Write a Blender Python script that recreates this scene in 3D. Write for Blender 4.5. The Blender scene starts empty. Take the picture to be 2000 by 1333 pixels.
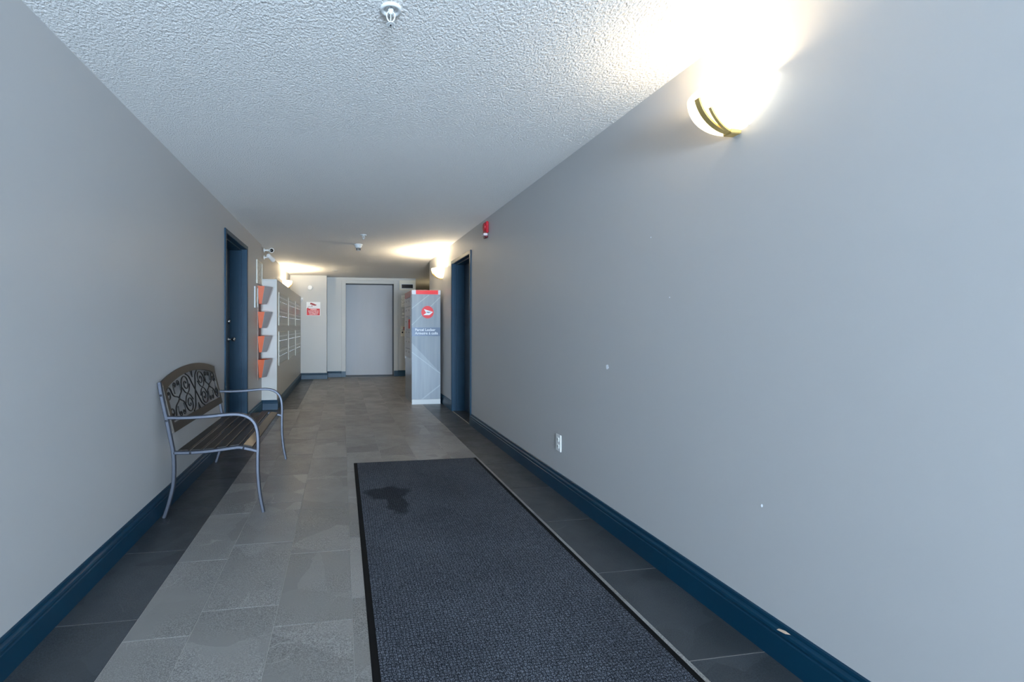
import bpy, bmesh, math, random
from mathutils import Vector, Matrix
random.seed(7)
scene = bpy.context.scene
C = scene.collection

# ---------------------------------------------------------------- camera, world, daylight, exposure
F_PX, CX, CY, CAM_H = 942.0, 823.0, 639.0, 1.18
YAW = math.atan(155.0 / 942.0)
cam_d = bpy.data.cameras.new('camera')
cam_d.sensor_width = 36.0
cam_d.lens = F_PX / 2000.0 * 36.0
cam_d.shift_x = (1000.0 - CX) / 2000.0
cam_d.shift_y = (CY - 666.5) / 2000.0
cam_d.clip_start = 0.02
cam = bpy.data.objects.new('camera', cam_d)
cam.location = (0, 0, CAM_H)
cam.rotation_euler = (math.pi / 2, 0, -YAW)
C.objects.link(cam)
scene.camera = cam

world = bpy.data.worlds.new('daylight_world')
scene.world = world
world.use_nodes = True
bgn = world.node_tree.nodes['Background']
bgn.inputs[0].default_value = (0.62, 0.80, 1.0, 1)
bgn.inputs[1].default_value = 1.0

# daylight falling through the glazed entrance behind the camera
day = bpy.data.lights.new('daylight_through_entrance', 'AREA')
day.shape = 'RECTANGLE'
day.size, day.size_y = 2.3, 1.3
day.color = (0.62, 0.80, 1.0)
day.energy = 1400.0
dayo = bpy.data.objects.new('daylight_through_entrance', day)
dayo.location = (0.2, -6.70, 0.70)
dayo.rotation_euler = (math.radians(107), 0, 0)      # much of it comes up from the bright ground outside
C.objects.link(dayo)

scene.view_settings.view_transform = 'Standard'
scene.view_settings.look = 'None'
scene.view_settings.gamma = 1.0
scene.view_settings.use_curve_mapping = False
scene.view_settings.exposure = 0.24
scene.cycles.use_denoising = True
scene.cycles.max_bounces = 12
scene.cycles.diffuse_bounces = 9
scene.cycles.sample_clamp_indirect = 6.0

SCONCE_W, SCONCE_FAR_W = 10.0, 120.0        # bulb power of the near and of the two far wall lamps
SCONCE_COL = (1.0, 0.81, 0.54)
pl = bpy.data.lights.new('side_passage_fill', 'POINT')     # added fill light with no fitting, keeps the side passage from going black
pl.energy = 9.0; pl.color = (1.0, 0.82, 0.5); pl.shadow_soft_size = 0.1
plo = bpy.data.objects.new('side_passage_fill', pl); plo.location = (2.85, 12.2, 1.9); C.objects.link(plo)

# ---------------------------------------------------------------- room measures (metres)
XL, XR, XL2 = -1.127, 1.529, -1.147
HC = 2.345              # ceiling height
XM = -0.918             # front of the mailbox housing
DM = 7.13               # near end of the mailbox housing
DB1, DB2, DEL = 11.15, 11.5, 11.88
XB1 = -0.342
XPASS = 1.755
D_END_R = 8.40
D_BACK = -6.5
WT = 0.26

# ---------------------------------------------------------------- helpers
def lin(r, g, b):
    def f(c):
        c /= 255.0
        return c / 12.92 if c <= 0.04045 else ((c + 0.055) / 1.055) ** 2.4
    return (f(r), f(g), f(b), 1.0)

MATS = {}
def mat(name, col, rough=0.5, metal=0.0, spec=0.5, coat=0.0, emit=None, estr=0.0):
    m = bpy.data.materials.new(name)
    m.use_nodes = True
    b = m.node_tree.nodes['Principled BSDF']
    b.inputs['Base Color'].default_value = col
    b.inputs['Roughness'].default_value = rough
    b.inputs['Metallic'].default_value = metal
    b.inputs['Specular IOR Level'].default_value = spec
    b.inputs['Coat Weight'].default_value = coat
    if emit:
        b.inputs['Emission Color'].default_value = emit
        b.inputs['Emission Strength'].default_value = estr
    MATS[name] = m
    return m

class NG:
    """small node-graph helper"""
    def __init__(s, m):
        s.t = m.node_tree; s.b = s.t.nodes['Principled BSDF']
    def n(s, typ, **kw):
        nd = s.t.nodes.new(typ)
        for k, v in kw.items():
            setattr(nd, k, v)
        return nd
    def l(s, a, b):
        s.t.links.new(a, b)
    def coords(s, random_offset=False, scale=(1, 1, 1)):
        tc = s.n('ShaderNodeTexCoord')
        out = tc.outputs['Object']
        if random_offset:
            oi = s.n('ShaderNodeObjectInfo')
            mu = s.n('ShaderNodeMath', operation='MULTIPLY'); mu.inputs[1].default_value = 217.0
            s.l(oi.outputs['Random'], mu.inputs[0])
            va = s.n('ShaderNodeVectorMath', operation='ADD')
            s.l(out, va.inputs[0]); s.l(mu.outputs[0], va.inputs[1])
            out = va.outputs[0]
        mp = s.n('ShaderNodeMapping'); mp.inputs['Scale'].default_value = scale
        s.l(out, mp.inputs[0])
        return mp.outputs[0]
    def noise(s, vec, scale, detail=3, rough=0.5, dist=0.0):
        n = s.n('ShaderNodeTexNoise')
        n.inputs['Scale'].default_value = scale; n.inputs['Detail'].default_value = detail
        n.inputs['Roughness'].default_value = rough; n.inputs['Distortion'].default_value = dist
        s.l(vec, n.inputs['Vector'])
        return n
    def ramp(s, fac, stops):
        r = s.n('ShaderNodeValToRGB')
        cr = r.color_ramp
        while len(cr.elements) < len(stops):
            cr.elements.new(0.5)
        for e, (p, c) in zip(cr.elements, stops):
            e.position = p
            e.color = c if len(c) == 4 else (*c, 1)
        s.l(fac, r.inputs[0])
        return r.outputs[0]
    def mix(s, fac, a, b, blend='MIX'):
        m = s.n('ShaderNodeMix', data_type='RGBA', blend_type=blend)
        for sock, v in ((m.inputs[0], fac), (m.inputs[6], a), (m.inputs[7], b)):
            if hasattr(v, 'is_linked'):
                s.l(v, sock)
            else:
                sock.default_value = v
        return m.outputs[2]
    def math(s, op, a, b=0.0, c=None, clamp=False):
        m = s.n('ShaderNodeMath', operation=op, use_clamp=clamp)
        for i, v in enumerate((a, b) if c is None else (a, b, c)):
            if hasattr(v, 'is_linked'):
                s.l(v, m.inputs[i])
            else:
                m.inputs[i].default_value = v
        return m.outputs[0]
    def bump(s, h, strength, dist):
        b = s.n('ShaderNodeBump')
        b.inputs['Strength'].default_value = strength; b.inputs['Distance'].default_value = dist
        s.l(h, b.inputs['Height']); s.l(b.outputs[0], s.b.inputs['Normal'])

def obj(name, verts, faces, m, parent=None, smooth=False):
    me = bpy.data.meshes.new(name)
    me.from_pydata([tuple(v) for v in verts], [], faces)
    me.update()
    return link(name, me, m, parent, smooth)

def link(name, me, m, parent=None, smooth=False):
    if m is not None and not me.materials:
        me.materials.append(m)
    if smooth:
        me.polygons.foreach_set('use_smooth', [True] * len(me.polygons))
    o = bpy.data.objects.new(name, me)
    C.objects.link(o)
    if parent is not None:
        o.parent = parent
        o.matrix_parent_inverse = Matrix.Translation(-root_loc(parent)) if ABS else Matrix()
    return o

ABS = False
def root_loc(o):
    return Vector((0, 0, 0))

class MB:
    """collects simple solids into one mesh"""
    def __init__(s):
        s.v = []; s.f = []
    def box(s, x0, x1, y0, y1, z0, z1, ch=0.0):
        k = len(s.v)
        if ch <= 0:
            s.v += [(x, y, z) for z in (z0, z1) for y in (y0, y1) for x in (x0, x1)]
            s.f += [tuple(k + i for i in q) for q in ((0, 2, 3, 1), (4, 5, 7, 6), (0, 1, 5, 4), (2, 6, 7, 3), (0, 4, 6, 2), (1, 3, 7, 5))]
        else:
            bm = bmesh.new()
            bmesh.ops.create_cube(bm, size=1.0)
            for v in bm.verts:
                v.co = Vector((x0 + (v.co.x + .5) * (x1 - x0), y0 + (v.co.y + .5) * (y1 - y0), z0 + (v.co.z + .5) * (z1 - z0)))
            bmesh.ops.bevel(bm, geom=list(bm.edges), offset=ch, segments=1, affect='EDGES')
            s.add_bm(bm)
        return s
    def add_bm(s, bm, mtx=None):
        k = len(s.v)
        bm.verts.index_update()
        for v in bm.verts:
            s.v.append(tuple(mtx @ v.co if mtx else v.co))
        for f in bm.faces:
            s.f.append(tuple(k + v.index for v in f.verts))
        bm.free()
        return s
    def prism(s, poly, axis, a0, a1):
        """poly of 2-D points extruded along axis ('x','y','z')"""
        n = len(poly); k = len(s.v)
        for a in (a0, a1):
            for p, q in poly:
                s.v.append({'x': (a, p, q), 'y': (p, a, q), 'z': (p, q, a)}[axis])
        s.f.append(tuple(k + i for i in range(n)))
        s.f.append(tuple(k + n + i for i in reversed(range(n))))
        for i in range(n):
            j = (i + 1) % n
            s.f.append((k + i, k + n + i, k + n + j, k + j))
        return s
    def lathe(s, prof, segs=24, origin=(0, 0, 0), axis=(0, 0, 1), arc=2 * math.pi, start=0.0):
        """prof: list of (r, h) revolved about axis through origin"""
        ax = Vector(axis).normalized()
        q = Vector((0, 0, 1)).rotation_difference(ax)
        o = Vector(origin); k = len(s.v)
        full = abs(arc - 2 * math.pi) < 1e-6
        cols = segs if full else segs + 1
        for i in range(cols):
            t = start + arc * i / segs
            for r, h in prof:
                s.v.append(tuple(o + q @ Vector((r * math.cos(t), r * math.sin(t), h))))
        n = len(prof)
        for i in range(segs):
            a = k + i * n; b = k + ((i + 1) % cols) * n
            for j in range(n - 1):
                s.f.append((a + j, b + j, b + j + 1, a + j + 1))
        return s
    def sweep(s, pts, section, up, closed=False):
        """section points (n, u): offsets along t x up and along up"""
        up = Vector(up).normalized(); k = len(s.v); m = len(section); N = len(pts)
        P = [Vector(p) for p in pts]
        for i in range(N):
            if closed:
                t = P[(i + 1) % N] - P[i - 1]
                sc = 1.0
            else:
                d0 = (P[i] - P[i - 1]).normalized() if i > 0 else None
                d1 = (P[i + 1] - P[i]).normalized() if i < N - 1 else None
                t = (d0 or d1) + (d1 or d0)
                sc = 1.0
                if d0 and d1:
                    c = max(0.3, math.cos(d0.angle(d1) / 2)); sc = 1 / c
            n = t.normalized().cross(up).normalized()
            for a, b in section:
                s.v.append(tuple(P[i] + n * a * sc + up * b))
        for i in range(N if closed else N - 1):
            a = k + i * m; b = k + ((i + 1) % N) * m
            for j in range(m):
                jj = (j + 1) % m
                s.f.append((a + j, a + jj, b + jj, b + j))
        if not closed:
            s.f.append(tuple(k + j for j in reversed(range(m))))
            s.f.append(tuple(k + (N - 1) * m + j for j in range(m)))
        return s
    def mesh(s, name):
        me = bpy.data.meshes.new(name)
        me.from_pydata(s.v, [], s.f)
        bm = bmesh.new(); bm.from_mesh(me)
        bmesh.ops.recalc_face_normals(bm, faces=bm.faces)
        bm.to_mesh(me); bm.free()
        return me
    def build(s, name, m, parent=None, smooth=False):
        return link(name, s.mesh(name), m, parent, smooth)

def B(*a, **k):
    return MB().box(*a, **k)

def empty(name, loc=(0, 0, 0)):
    o = bpy.data.objects.new(name, None)
    o.empty_display_size = 0.05
    o.location = loc
    C.objects.link(o)
    return o

def tag(o, label, cat, group=None):
    o['label'] = label; o['category'] = cat
    if group:
        o['group'] = group
    return o

def struct(o, label=None):
    o['kind'] = 'structure'
    if label:
        o['label'] = label
    return o

def into(parent, *kids):
    """parent kids built in world coordinates to a parent standing somewhere"""
    bpy.context.view_layer.update()
    for k in kids:
        k.parent = parent
        k.matrix_parent_inverse = Matrix.Translation(-Vector(parent.location))

def smooth_path(pts, n=8):
    P = [Vector(p) for p in pts]; out = []
    for i in range(len(P) - 1):
        p0 = P[i - 1] if i else P[0] * 2 - P[1]
        p1, p2 = P[i], P[i + 1]
        p3 = P[i + 2] if i + 2 < len(P) else P[-1] * 2 - P[-2]
        for k in range(n):
            t = k / n
            out.append(0.5 * ((2 * p1) + (p2 - p0) * t + (2 * p0 - 5 * p1 + 4 * p2 - p3) * t * t + (-p0 + 3 * p1 - 3 * p2 + p3) * t ** 3))
    out.append(P[-1])
    return out

def disc_section(r, n=8):
    return [(r * math.cos(2 * math.pi * i / n), r * math.sin(2 * math.pi * i / n)) for i in range(n)]

def text_mesh(name, body, size, m, loc, rot, parent=None, extrude=0.0006, align='LEFT', spacing=1.0, bold=0.0, line=1.0):
    cu = bpy.data.curves.new(name + '_curve', 'FONT')
    cu.body = body; cu.size = size; cu.extrude = extrude
    cu.align_x = align; cu.space_character = spacing; cu.space_line = line
    cu.offset = bold
    tmp = bpy.data.objects.new(name + '_tmp', cu)
    C.objects.link(tmp)
    dg = bpy.context.evaluated_depsgraph_get()
    me = bpy.data.meshes.new_from_object(tmp.evaluated_get(dg))
    C.objects.unlink(tmp); bpy.data.objects.remove(tmp)
    me.materials.clear()
    R = Matrix.Translation(loc) @ rot.to_4x4()
    me.transform(R)
    return link(name, me, m, parent)

ROT_NEAR = Matrix(((1, 0, 0), (0, 0, -1), (0, 1, 0)))          # text facing -Y (towards the camera)
ROT_LEFTFACE = Matrix(((0, 0, -1), (-1, 0, 0), (0, 1, 0)))     # text facing -X

# ---------------------------------------------------------------- materials
def paint(name, col, rough=0.42, bump=0.06):
    m = mat(name, col, rough, spec=0.45)
    g = NG(m); v = g.coords()
    n = g.noise(v, 1.1, 2)
    c = g.mix(n.outputs[0], tuple(x * 0.97 for x in col[:3]) + (1,), tuple(min(1, x * 1.03) for x in col[:3]) + (1,))
    g.l(c, g.b.inputs['Base Color'])
    n2 = g.noise(v, 140.0, 2)
    g.bump(n2.outputs[0], bump, 0.002)
    return m

WALL = paint('wall_paint', lin(183, 183, 183))
WALL_LIGHT = paint('light_wall_paint', lin(186, 185, 180))
CEIL = mat('stipple_ceiling', lin(238, 237, 235), 0.8, spec=0.2)
g = NG(CEIL); v = g.coords(scale=(1.25, 0.8, 1))
n1 = g.noise(v, 84.0, 3, 0.55, 0.3); n2 = g.noise(v, 130.0, 2)
hgt = g.math('ADD', g.math('POWER', n1.outputs[0], 1.6), g.math('MULTIPLY', n2.outputs[0], 0.25))
g.bump(hgt, 0.85, 0.012)

NAVY = mat('navy_gloss_paint', lin(4, 50, 76), 0.38, spec=0.35, coat=0.0)
g = NG(NAVY); v = g.coords()
g.l(g.mix(g.noise(v, 3.0, 3).outputs[0], lin(3, 46, 68), lin(6, 56, 80)), g.b.inputs['Base Color'])
NAVY_DARK = mat('navy_door_paint', lin(12, 40, 62), 0.35, coat=0.2)

def stone(name, base, dark, light, vein, rough):
    m = mat(name, base, rough, spec=0.5)
    g = NG(m); v = g.coords(random_offset=True)
    warp = g.noise(v, 5.0, 3)
    va = g.n('ShaderNodeVectorMath', operation='MULTIPLY_ADD')
    g.l(warp.outputs['Color'], va.inputs[0]); va.inputs[1].default_value = (0.10, 0.10, 0.10); g.l(v, va.inputs[2])
    wv = va.outputs[0]
    vor = g.n('ShaderNodeTexVoronoi', feature='F1'); vor.inputs['Scale'].default_value = 3.1; g.l(wv, vor.inputs['Vector'])
    sep = g.n('ShaderNodeSeparateColor'); g.l(vor.outputs['Color'], sep.inputs[0])
    zone = g.mix(sep.outputs[0], dark, light)
    cloud = g.noise(v, 7.0, 5, 0.6)
    col = g.mix(g.math('MULTIPLY', cloud.outputs[0], 0.7), zone, base)
    speck = g.noise(v, 230.0, 3, 0.75)
    sp = g.ramp(speck.outputs[0], [(0.40, (0.5, 0.5, 0.5)), (0.64, (1.6, 1.6, 1.6))])
    spm = g.math('MULTIPLY', g.ramp(g.noise(v, 4.0, 3).outputs[0], [(0.34, (0, 0, 0)), (0.58, (1, 1, 1))]), 0.95)
    col = g.mix(spm, col, g.mix(1.0, col, sp, 'MULTIPLY'))
    ed = g.n('ShaderNodeTexVoronoi', feature='DISTANCE_TO_EDGE'); ed.inputs['Scale'].default_value = 2.3; g.l(wv, ed.inputs['Vector'])
    vm = g.ramp(ed.outputs['Distance'], [(0.0, (1, 1, 1)), (0.006, (0, 0, 0))])
    vmask = g.ramp(g.noise(v, 3.3, 3).outputs[0], [(0.56, (0, 0, 0)), (0.70, (1, 1, 1))])
    fac = g.math('MULTIPLY', g.math('MULTIPLY', vm, vmask), 0.55)
    col = g.mix(fac, col, vein)
    oi = g.n('ShaderNodeObjectInfo')
    tone = g.ramp(oi.outputs['Random'], [(0.0, (0.9, 0.9, 0.9)), (1.0, (1.1, 1.1, 1.1))])
    col = g.mix(1.0, col, tone, 'MULTIPLY')
    g.l(col, g.b.inputs['Base Color'])
    rr = g.ramp(cloud.outputs[0], [(0.3, (rough - 0.06,) * 3), (0.7, (rough + 0.1,) * 3)])
    g.l(rr, g.b.inputs['Roughness'])
    g.bump(g.noise(v, 60.0, 4).outputs[0], 0.12, 0.002)
    return m

TILE = stone('grey_stone_tile', lin(132, 130, 128), lin(113, 112, 111), lin(150, 148, 146), lin(196, 192, 188), 0.36)
TILE_D = stone('charcoal_stone_tile', lin(58, 63, 68), lin(47, 52, 57), lin(68, 73, 78), lin(130, 130, 130), 0.34)
GROUT = mat('grey_grout', lin(182, 178, 174), 0.85)

CARPET = mat('loop_carpet', (0.03, 0.035, 0.045, 1), 0.95, spec=0.15)
g = NG(CARPET); v = g.coords()
vor = g.n('ShaderNodeTexVoronoi', feature='F1'); vor.voronoi_dimensions = '2D'; vor.inputs['Scale'].default_value = 70.0; vor.inputs['Randomness'].default_value = 0.5
g.l(v, vor.inputs['Vector'])
edv = g.n('ShaderNodeTexVoronoi', feature='DISTANCE_TO_EDGE'); edv.voronoi_dimensions = '2D'
edv.inputs['Scale'].default_value = 70.0; edv.inputs['Randomness'].default_value = 0.5; g.l(v, edv.inputs['Vector'])
rim_ = g.math('MULTIPLY', edv.outputs['Distance'], 5.5, clamp=True)
eye = g.math('ADD', 0.35, g.math('MULTIPLY', vor.outputs['Distance'], 2.6), clamp=True)
fz = g.noise(v, 190.0, 3, 0.8)
fib = g.math('MULTIPLY', g.math('SUBTRACT', fz.outputs[0], 0.40), 4.5, clamp=True)
hh = g.math('MULTIPLY', g.math('MULTIPLY', rim_, eye), fib)
col = g.mix(hh, lin(22, 26, 33), lin(142, 149, 162))
# damp patch with a shape of its own
sx = g.n('ShaderNodeSeparateXYZ'); g.l(v, sx.inputs[0])
wob = g.noise(v, 9.0, 3)
def ell(cx, cy, rx, ry):
    a = g.math('DIVIDE', g.math('SUBTRACT', sx.outputs[0], cx), rx)
    b = g.math('DIVIDE', g.math('SUBTRACT', sx.outputs[1], cy), ry)
    return g.math('SQRT', g.math('ADD', g.math('MULTIPLY', a, a), g.math('MULTIPLY', b, b)))
d = g.math('MINIMUM', ell(0.32, 3.40, 0.165, 0.145), ell(0.36, 3.18, 0.075, 0.22))
d = g.math('ADD', d, g.math('MULTIPLY', g.math('SUBTRACT', wob.outputs[0], 0.5), 1.1))
damp = g.ramp(d, [(0.75, (1, 1, 1)), (1.0, (0, 0, 0))])
col = g.mix(g.math('MULTIPLY', damp, 0.62), col, lin(14, 17, 22))
worn = g.ramp(g.noise(v, 2.2, 3).outputs[0], [(0.3, (0.82, 0.82, 0.84)), (0.7, (1.15, 1.15, 1.15))])
g.l(g.mix(1.0, col, worn, 'MULTIPLY'), g.b.inputs['Base Color'])
g.bump(hh, 0.8, 0.005)
RUBBER = mat('black_rubber', lin(9, 9, 11), 0.85, spec=0.2)

STEEL_BENCH = mat('gunmetal_tube', lin(76, 79, 88), 0.38, metal=0.7)
BRONZE = mat('dark_bronze_paint', lin(54, 46, 37), 0.45, metal=0.1)
SLAT = mat('dark_brown_slat', lin(40, 33, 28), 0.42, coat=0.05)
g = NG(SLAT); v = g.coords(random_offset=True, scale=(1, 0.08, 1))
g.l(g.mix(g.noise(v, 40.0, 4).outputs[0], lin(19, 16, 14), lin(38, 31, 26)), g.b.inputs['Base Color'])
IRON = mat('black_cast_iron', lin(30, 28, 27), 0.4, metal=0.4)
BOLT = mat('bolt_steel', lin(60, 62, 68), 0.25, metal=0.9)
BRASS = mat('satin_brass', lin(214, 184, 116), 0.45, metal=0.65)
CHROME = mat('brushed_chrome', lin(190, 190, 190), 0.22, metal=1.0)
WHITE = mat('white_plastic', lin(232, 232, 230), 0.4)
WHITE_M = mat('white_enamel', lin(208, 210, 210), 0.35)
OFFWHITE = mat('cream_panel', lin(214, 208, 190), 0.45)
BLACK = mat('black_display', lin(12, 10, 9), 0.2)
DARK = mat('dark_slot', lin(30, 30, 32), 0.5)
PAPER = mat('white_paper', lin(228, 226, 218), 0.8)
g = NG(PAPER); v = g.coords()
g.l(g.mix(g.ramp(g.noise(v, 26.0, 2).outputs[0], [(0.5, (0, 0, 0)), (0.66, (1, 1, 1))]), lin(234, 232, 224), lin(196, 194, 186)), g.b.inputs['Base Color'])
ORANGE = mat('orange_plastic', lin(222, 104, 62), 0.4)
GREYP = mat('grey_plastic', lin(168, 164, 166), 0.35)
MAROON = mat('dark_maroon_rod', lin(80, 36, 32), 0.5)
SKIN = mat('pale_pink_strip', lin(196, 178, 170), 0.5)
BLUE_DOT = mat('blue_mark', lin(70, 80, 130), 0.5)
RED = mat('red_plastic', lin(178, 26, 40), 0.35)
RED_S = mat('red_print', lin(200, 24, 30), 0.5)
RED_L = mat('red_gloss_film', lin(216, 18, 26), 0.35)
RED_DIM = mat('faded_red_film', lin(160, 100, 98), 0.4)
CLEARP = mat('clear_strobe', lin(220, 205, 205), 0.15)
ELEV = mat('grey_elevator_enamel', lin(156, 157, 160), 0.42, spec=0.5)
g = NG(ELEV); v = g.coords(scale=(1, 1, 0.15))
g.l(g.mix(g.noise(v, 5.0, 3).outputs[0], lin(162, 163, 166), lin(172, 173, 176)), g.b.inputs['Base Color'])
MBOX = mat('mailbox_door_metal', lin(168, 164, 150), 0.3, metal=0.55)
MFRAME = mat('mailbox_trim_metal', lin(190, 186, 174), 0.34, metal=0.25)
LOCK_SIDE = mat('locker_grey_metal', lin(172, 174, 178), 0.22, metal=0.6)
LOCK_DOOR = mat('locker_door_grey', lin(176, 176, 180), 0.4, metal=0.3)
LOCK_FRONT = mat('silver_printed_panel', lin(134, 142, 150), 0.4, metal=0.1, spec=0.4)
g = NG(LOCK_FRONT); v = g.coords()
sx = g.n('ShaderNodeSeparateXYZ'); g.l(v, sx.inputs[0])
def lineband(a, b, c, w):
    e = g.math('ABSOLUTE', g.math('ADD', g.math('ADD', g.math('MULTIPLY', sx.outputs[0], a), g.math('MULTIPLY', sx.outputs[2], b)), c))
    return g.math('LESS_THAN', e, w)
def halfband(a, b, c):
    e = g.math('ADD', g.math('ADD', g.math('MULTIPLY', sx.outputs[0], a), g.math('MULTIPLY', sx.outputs[2], b)), c)
    return g.math('GREATER_THAN', e, 0.0)
st = g.noise(g.coords(scale=(1, 1, 0.05)), 26.0, 2)
col = g.mix(st.outputs[0], lin(110, 119, 127), lin(146, 153, 159))
# diagonal line art printed on the film (x across, z up, metres)
col = g.mix(g.math('MULTIPLY', halfband(-0.72, -0.69, 1.40), 0.14), col, lin(226, 232, 238))
col = g.mix(g.math('MULTIPLY', lineband(-0.62, 0.78, -0.49, 0.006), 0.24), col, lin(214, 220, 226))
col = g.mix(g.math('MULTIPLY', lineband(-0.70, 0.714, -0.13, 0.006), 0.24), col, lin(214, 220, 226))
col = g.mix(g.math('MULTIPLY', lineband(0.60, 0.80, -1.265, 0.006), 0.24), col, lin(214, 220, 226))
col = g.mix(g.math('MULTIPLY', lineband(-0.6, 0.8, 0.66, 0.009), 0.24), col, lin(214, 220, 226))
g.l(col, g.b.inputs['Base Color'])
BAND = mat('slate_print_band', lin(88, 100, 118), 0.35, metal=0.2)
LETTER = mat('white_lettering', lin(240, 242, 244), 0.5)
SIGNTXT = mat('sign_white_lettering', lin(244, 224, 220), 0.5)
PUTTY = mat('white_filler', lin(236, 240, 246), 0.6)
WOODCHIP = mat('bare_wood_chip', lin(222, 196, 172), 0.7)
GLASS = bpy.data.materials.new('entrance_glass'); GLASS.use_nodes = True
nt = GLASS.node_tree; nt.nodes.remove(nt.nodes['Principled BSDF'])
tr = nt.nodes.new('ShaderNodeBsdfTransparent'); gl = nt.nodes.new('ShaderNodeBsdfGlossy'); mx = nt.nodes.new('ShaderNodeMixShader')
gl.inputs['Roughness'].default_value = 0.02; mx.inputs[0].default_value = 0.06
nt.links.new(tr.outputs[0], mx.inputs[1]); nt.links.new(gl.outputs[0], mx.inputs[2])
nt.links.new(mx.outputs[0], nt.nodes['Material Output'].inputs[0])
ALU = mat('dark_aluminium', lin(60, 62, 66), 0.4, metal=0.6)
BOWL = mat('lit_alabaster_glass', lin(250, 240, 222), 0.35, emit=(1.0, 0.80, 0.52, 1), estr=2.4)
BULB = mat('lit_bulb', lin(255, 250, 240), 0.4, emit=(1.0, 0.82, 0.56, 1), estr=12.0)

# ---------------------------------------------------------------- floor
XC = [-0.574, -0.266, 0.042, 0.350, 0.658, 0.966, 1.210]
floor = MB().box(-1.6, 3.4, D_BACK - 0.4, 16.2, -0.12, -0.0022).build('floor', GROUT)
struct(floor, 'grey stone tile floor with charcoal border strips')
STEP, GAP_X, GAP_Y = 0.616, 0.0018, 0.0042
_tile_cache = {}
def tile_mesh(w, l, dark):
    key = (round(w, 4), round(l, 4), dark)
    if key not in _tile_cache:
        b = 0.0012
        me = bpy.data.meshes.new('floor_tile')
        hw, hl = w / 2, l / 2
        vs = [(-hw, -hl, -.006), (hw, -hl, -.006), (hw, hl, -.006), (-hw, hl, -.006),
              (-hw, -hl, -b), (hw, -hl, -b), (hw, hl, -b), (-hw, hl, -b),
              (-hw + b, -hl + b, 0), (hw - b, -hl + b, 0), (hw - b, hl - b, 0), (-hw + b, hl - b, 0)]
        fs = [(8, 9, 10, 11)]
        for i in range(4):
            j = (i + 1) % 4
            fs += [(i, j, 4 + j, 4 + i), (4 + i, 4 + j, 8 + j, 8 + i)]
        me.from_pydata(vs, [], fs)
        me.materials.append(TILE_D if dark else TILE)
        _tile_cache[key] = me
    return _tile_cache[key]
def lay(x0, x1, d0, d1, phase, dark):
    k = math.floor((d0 - phase) / STEP)
    while True:
        a, b = phase + k * STEP, phase + (k + 1) * STEP
        k += 1
        if a >= d1 - 0.004:
            break
        a, b = max(a, d0), min(b, d1)
        if b - a < 0.012:
            continue
        o = bpy.data.objects.new('floor_tile', tile_mesh(x1 - x0 - GAP_X, b - a - GAP_Y, dark))
        o.location = ((x0 + x1) / 2, (a + b) / 2, random.uniform(-0.0003, 0.0))
        C.objects.link(o)
        o.parent = floor
D0 = 0.28
lay(-1.120, -0.813, D0, DM, 2.105, True)
lay(-0.813, -0.574, D0, DM, 1.961, False)
lay(-0.915, -0.630, DM, DB1, 2.105, True)
lay(-0.630, -0.574, DM, DB1, 1.961, False)
for i in range(6):
    d1 = DB1 if XC[i + 1] < -0.2 else DB2
    lay(XC[i], XC[i + 1], D0, d1, 2.118 if i % 2 == 0 else 1.965, False)
lay(1.210, 1.522, D0, D_END_R, 2.143, True)
for i in range(5):
    lay(1.210 + 0.308 * i, 1.210 + 0.308 * (i + 1), D_END_R, DB2, 2.118 if i % 2 else 1.965, False)

# ---------------------------------------------------------------- ceiling, walls
ceil = struct(B(-1.6, 3.4, D_BACK - 0.4, 16.2, HC, HC + 0.12).build('ceiling', CEIL), 'stippled white ceiling')
LD0, LD1, LDZ = 4.975, 6.005, 2.10       # left door clear opening
RD0, RD1, RDZ = 5.650, 6.595, 2.06
JT = 0.03                                # frame liner thickness
w = MB()
w.box(XL - WT, XL, D_BACK, LD0 - JT, 0, HC)
w.box(XL - WT, XL, LD0 - JT, LD1 + JT, LDZ + JT, HC)
w.box(XL - WT, XL, LD1 + JT, DM, 0, HC)
wall_left = struct(w.build('wall_left', WALL), 'grey painted wall behind the bench')
struct(B(XL - WT, XL2, DM + 0.001, DB1 + 0.2, 0, HC).build('wall_left', WALL), 'wall above the mailbox housing')
w = MB()
w.box(XR, XR + WT, D_BACK, RD0 - JT, 0, HC)
w.box(XR, XR + WT, RD0 - JT, RD1 + JT, RDZ + JT, HC)
w.box(XR, XR + WT, RD1 + JT, D_END_R, 0, HC)
w.box(XR + WT, 3.2, D_END_R - 0.25, D_END_R, 0, HC)
wall_right = struct(w.build('wall_right', WALL), 'long grey painted wall with the large lit sconce')
EX0, EX1, EZ = 0.088, 1.222, 2.205       # elevator clear opening
w = MB()
w.box(XL2, XB1, DB1, DB2 + 0.5, 0, HC)
w.box(XB1, EX0 - 0.03, DB2, DB2 + 0.5, 0, HC)
w.box(EX0 - 0.03, EX1 + 0.03, DB2, DB2 + 0.5, EZ + 0.03, HC)
w.box(EX1 + 0.03, XPASS, DB2, DB2 + 0.5, 0, HC)
w.box(XPASS - 0.25, XPASS, DB2 + 0.5, 16.0, 0, HC)
wall_back = struct(w.build('wall_back', WALL_LIGHT), 'pale end wall around the elevator')
w = MB()
w.box(3.2, 3.4, D_END_R - 0.25, 16.0, 0, HC)
w.box(XPASS - 0.25, 3.4, 16.0, 16.2, 0, HC)
struct(w.build('wall_passage', WALL_LIGHT), 'wall of the side passage')
w = MB()
GX0, GX1, GZ = -0.95, 1.35, 2.2
w.box(XL - WT, GX0, D_BACK - 0.12, D_BACK, 0, HC)
w.box(GX1, XR + WT, D_BACK - 0.12, D_BACK, 0, HC)
w.box(GX0, GX1, D_BACK - 0.12, D_BACK, GZ, HC)
struct(w.build('wall_front', WALL), 'entrance wall')
win = struct(empty('window_1', (0.2, D_BACK - 0.06, 0)), 'glazed entrance doors')
fr = MB()
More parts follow.
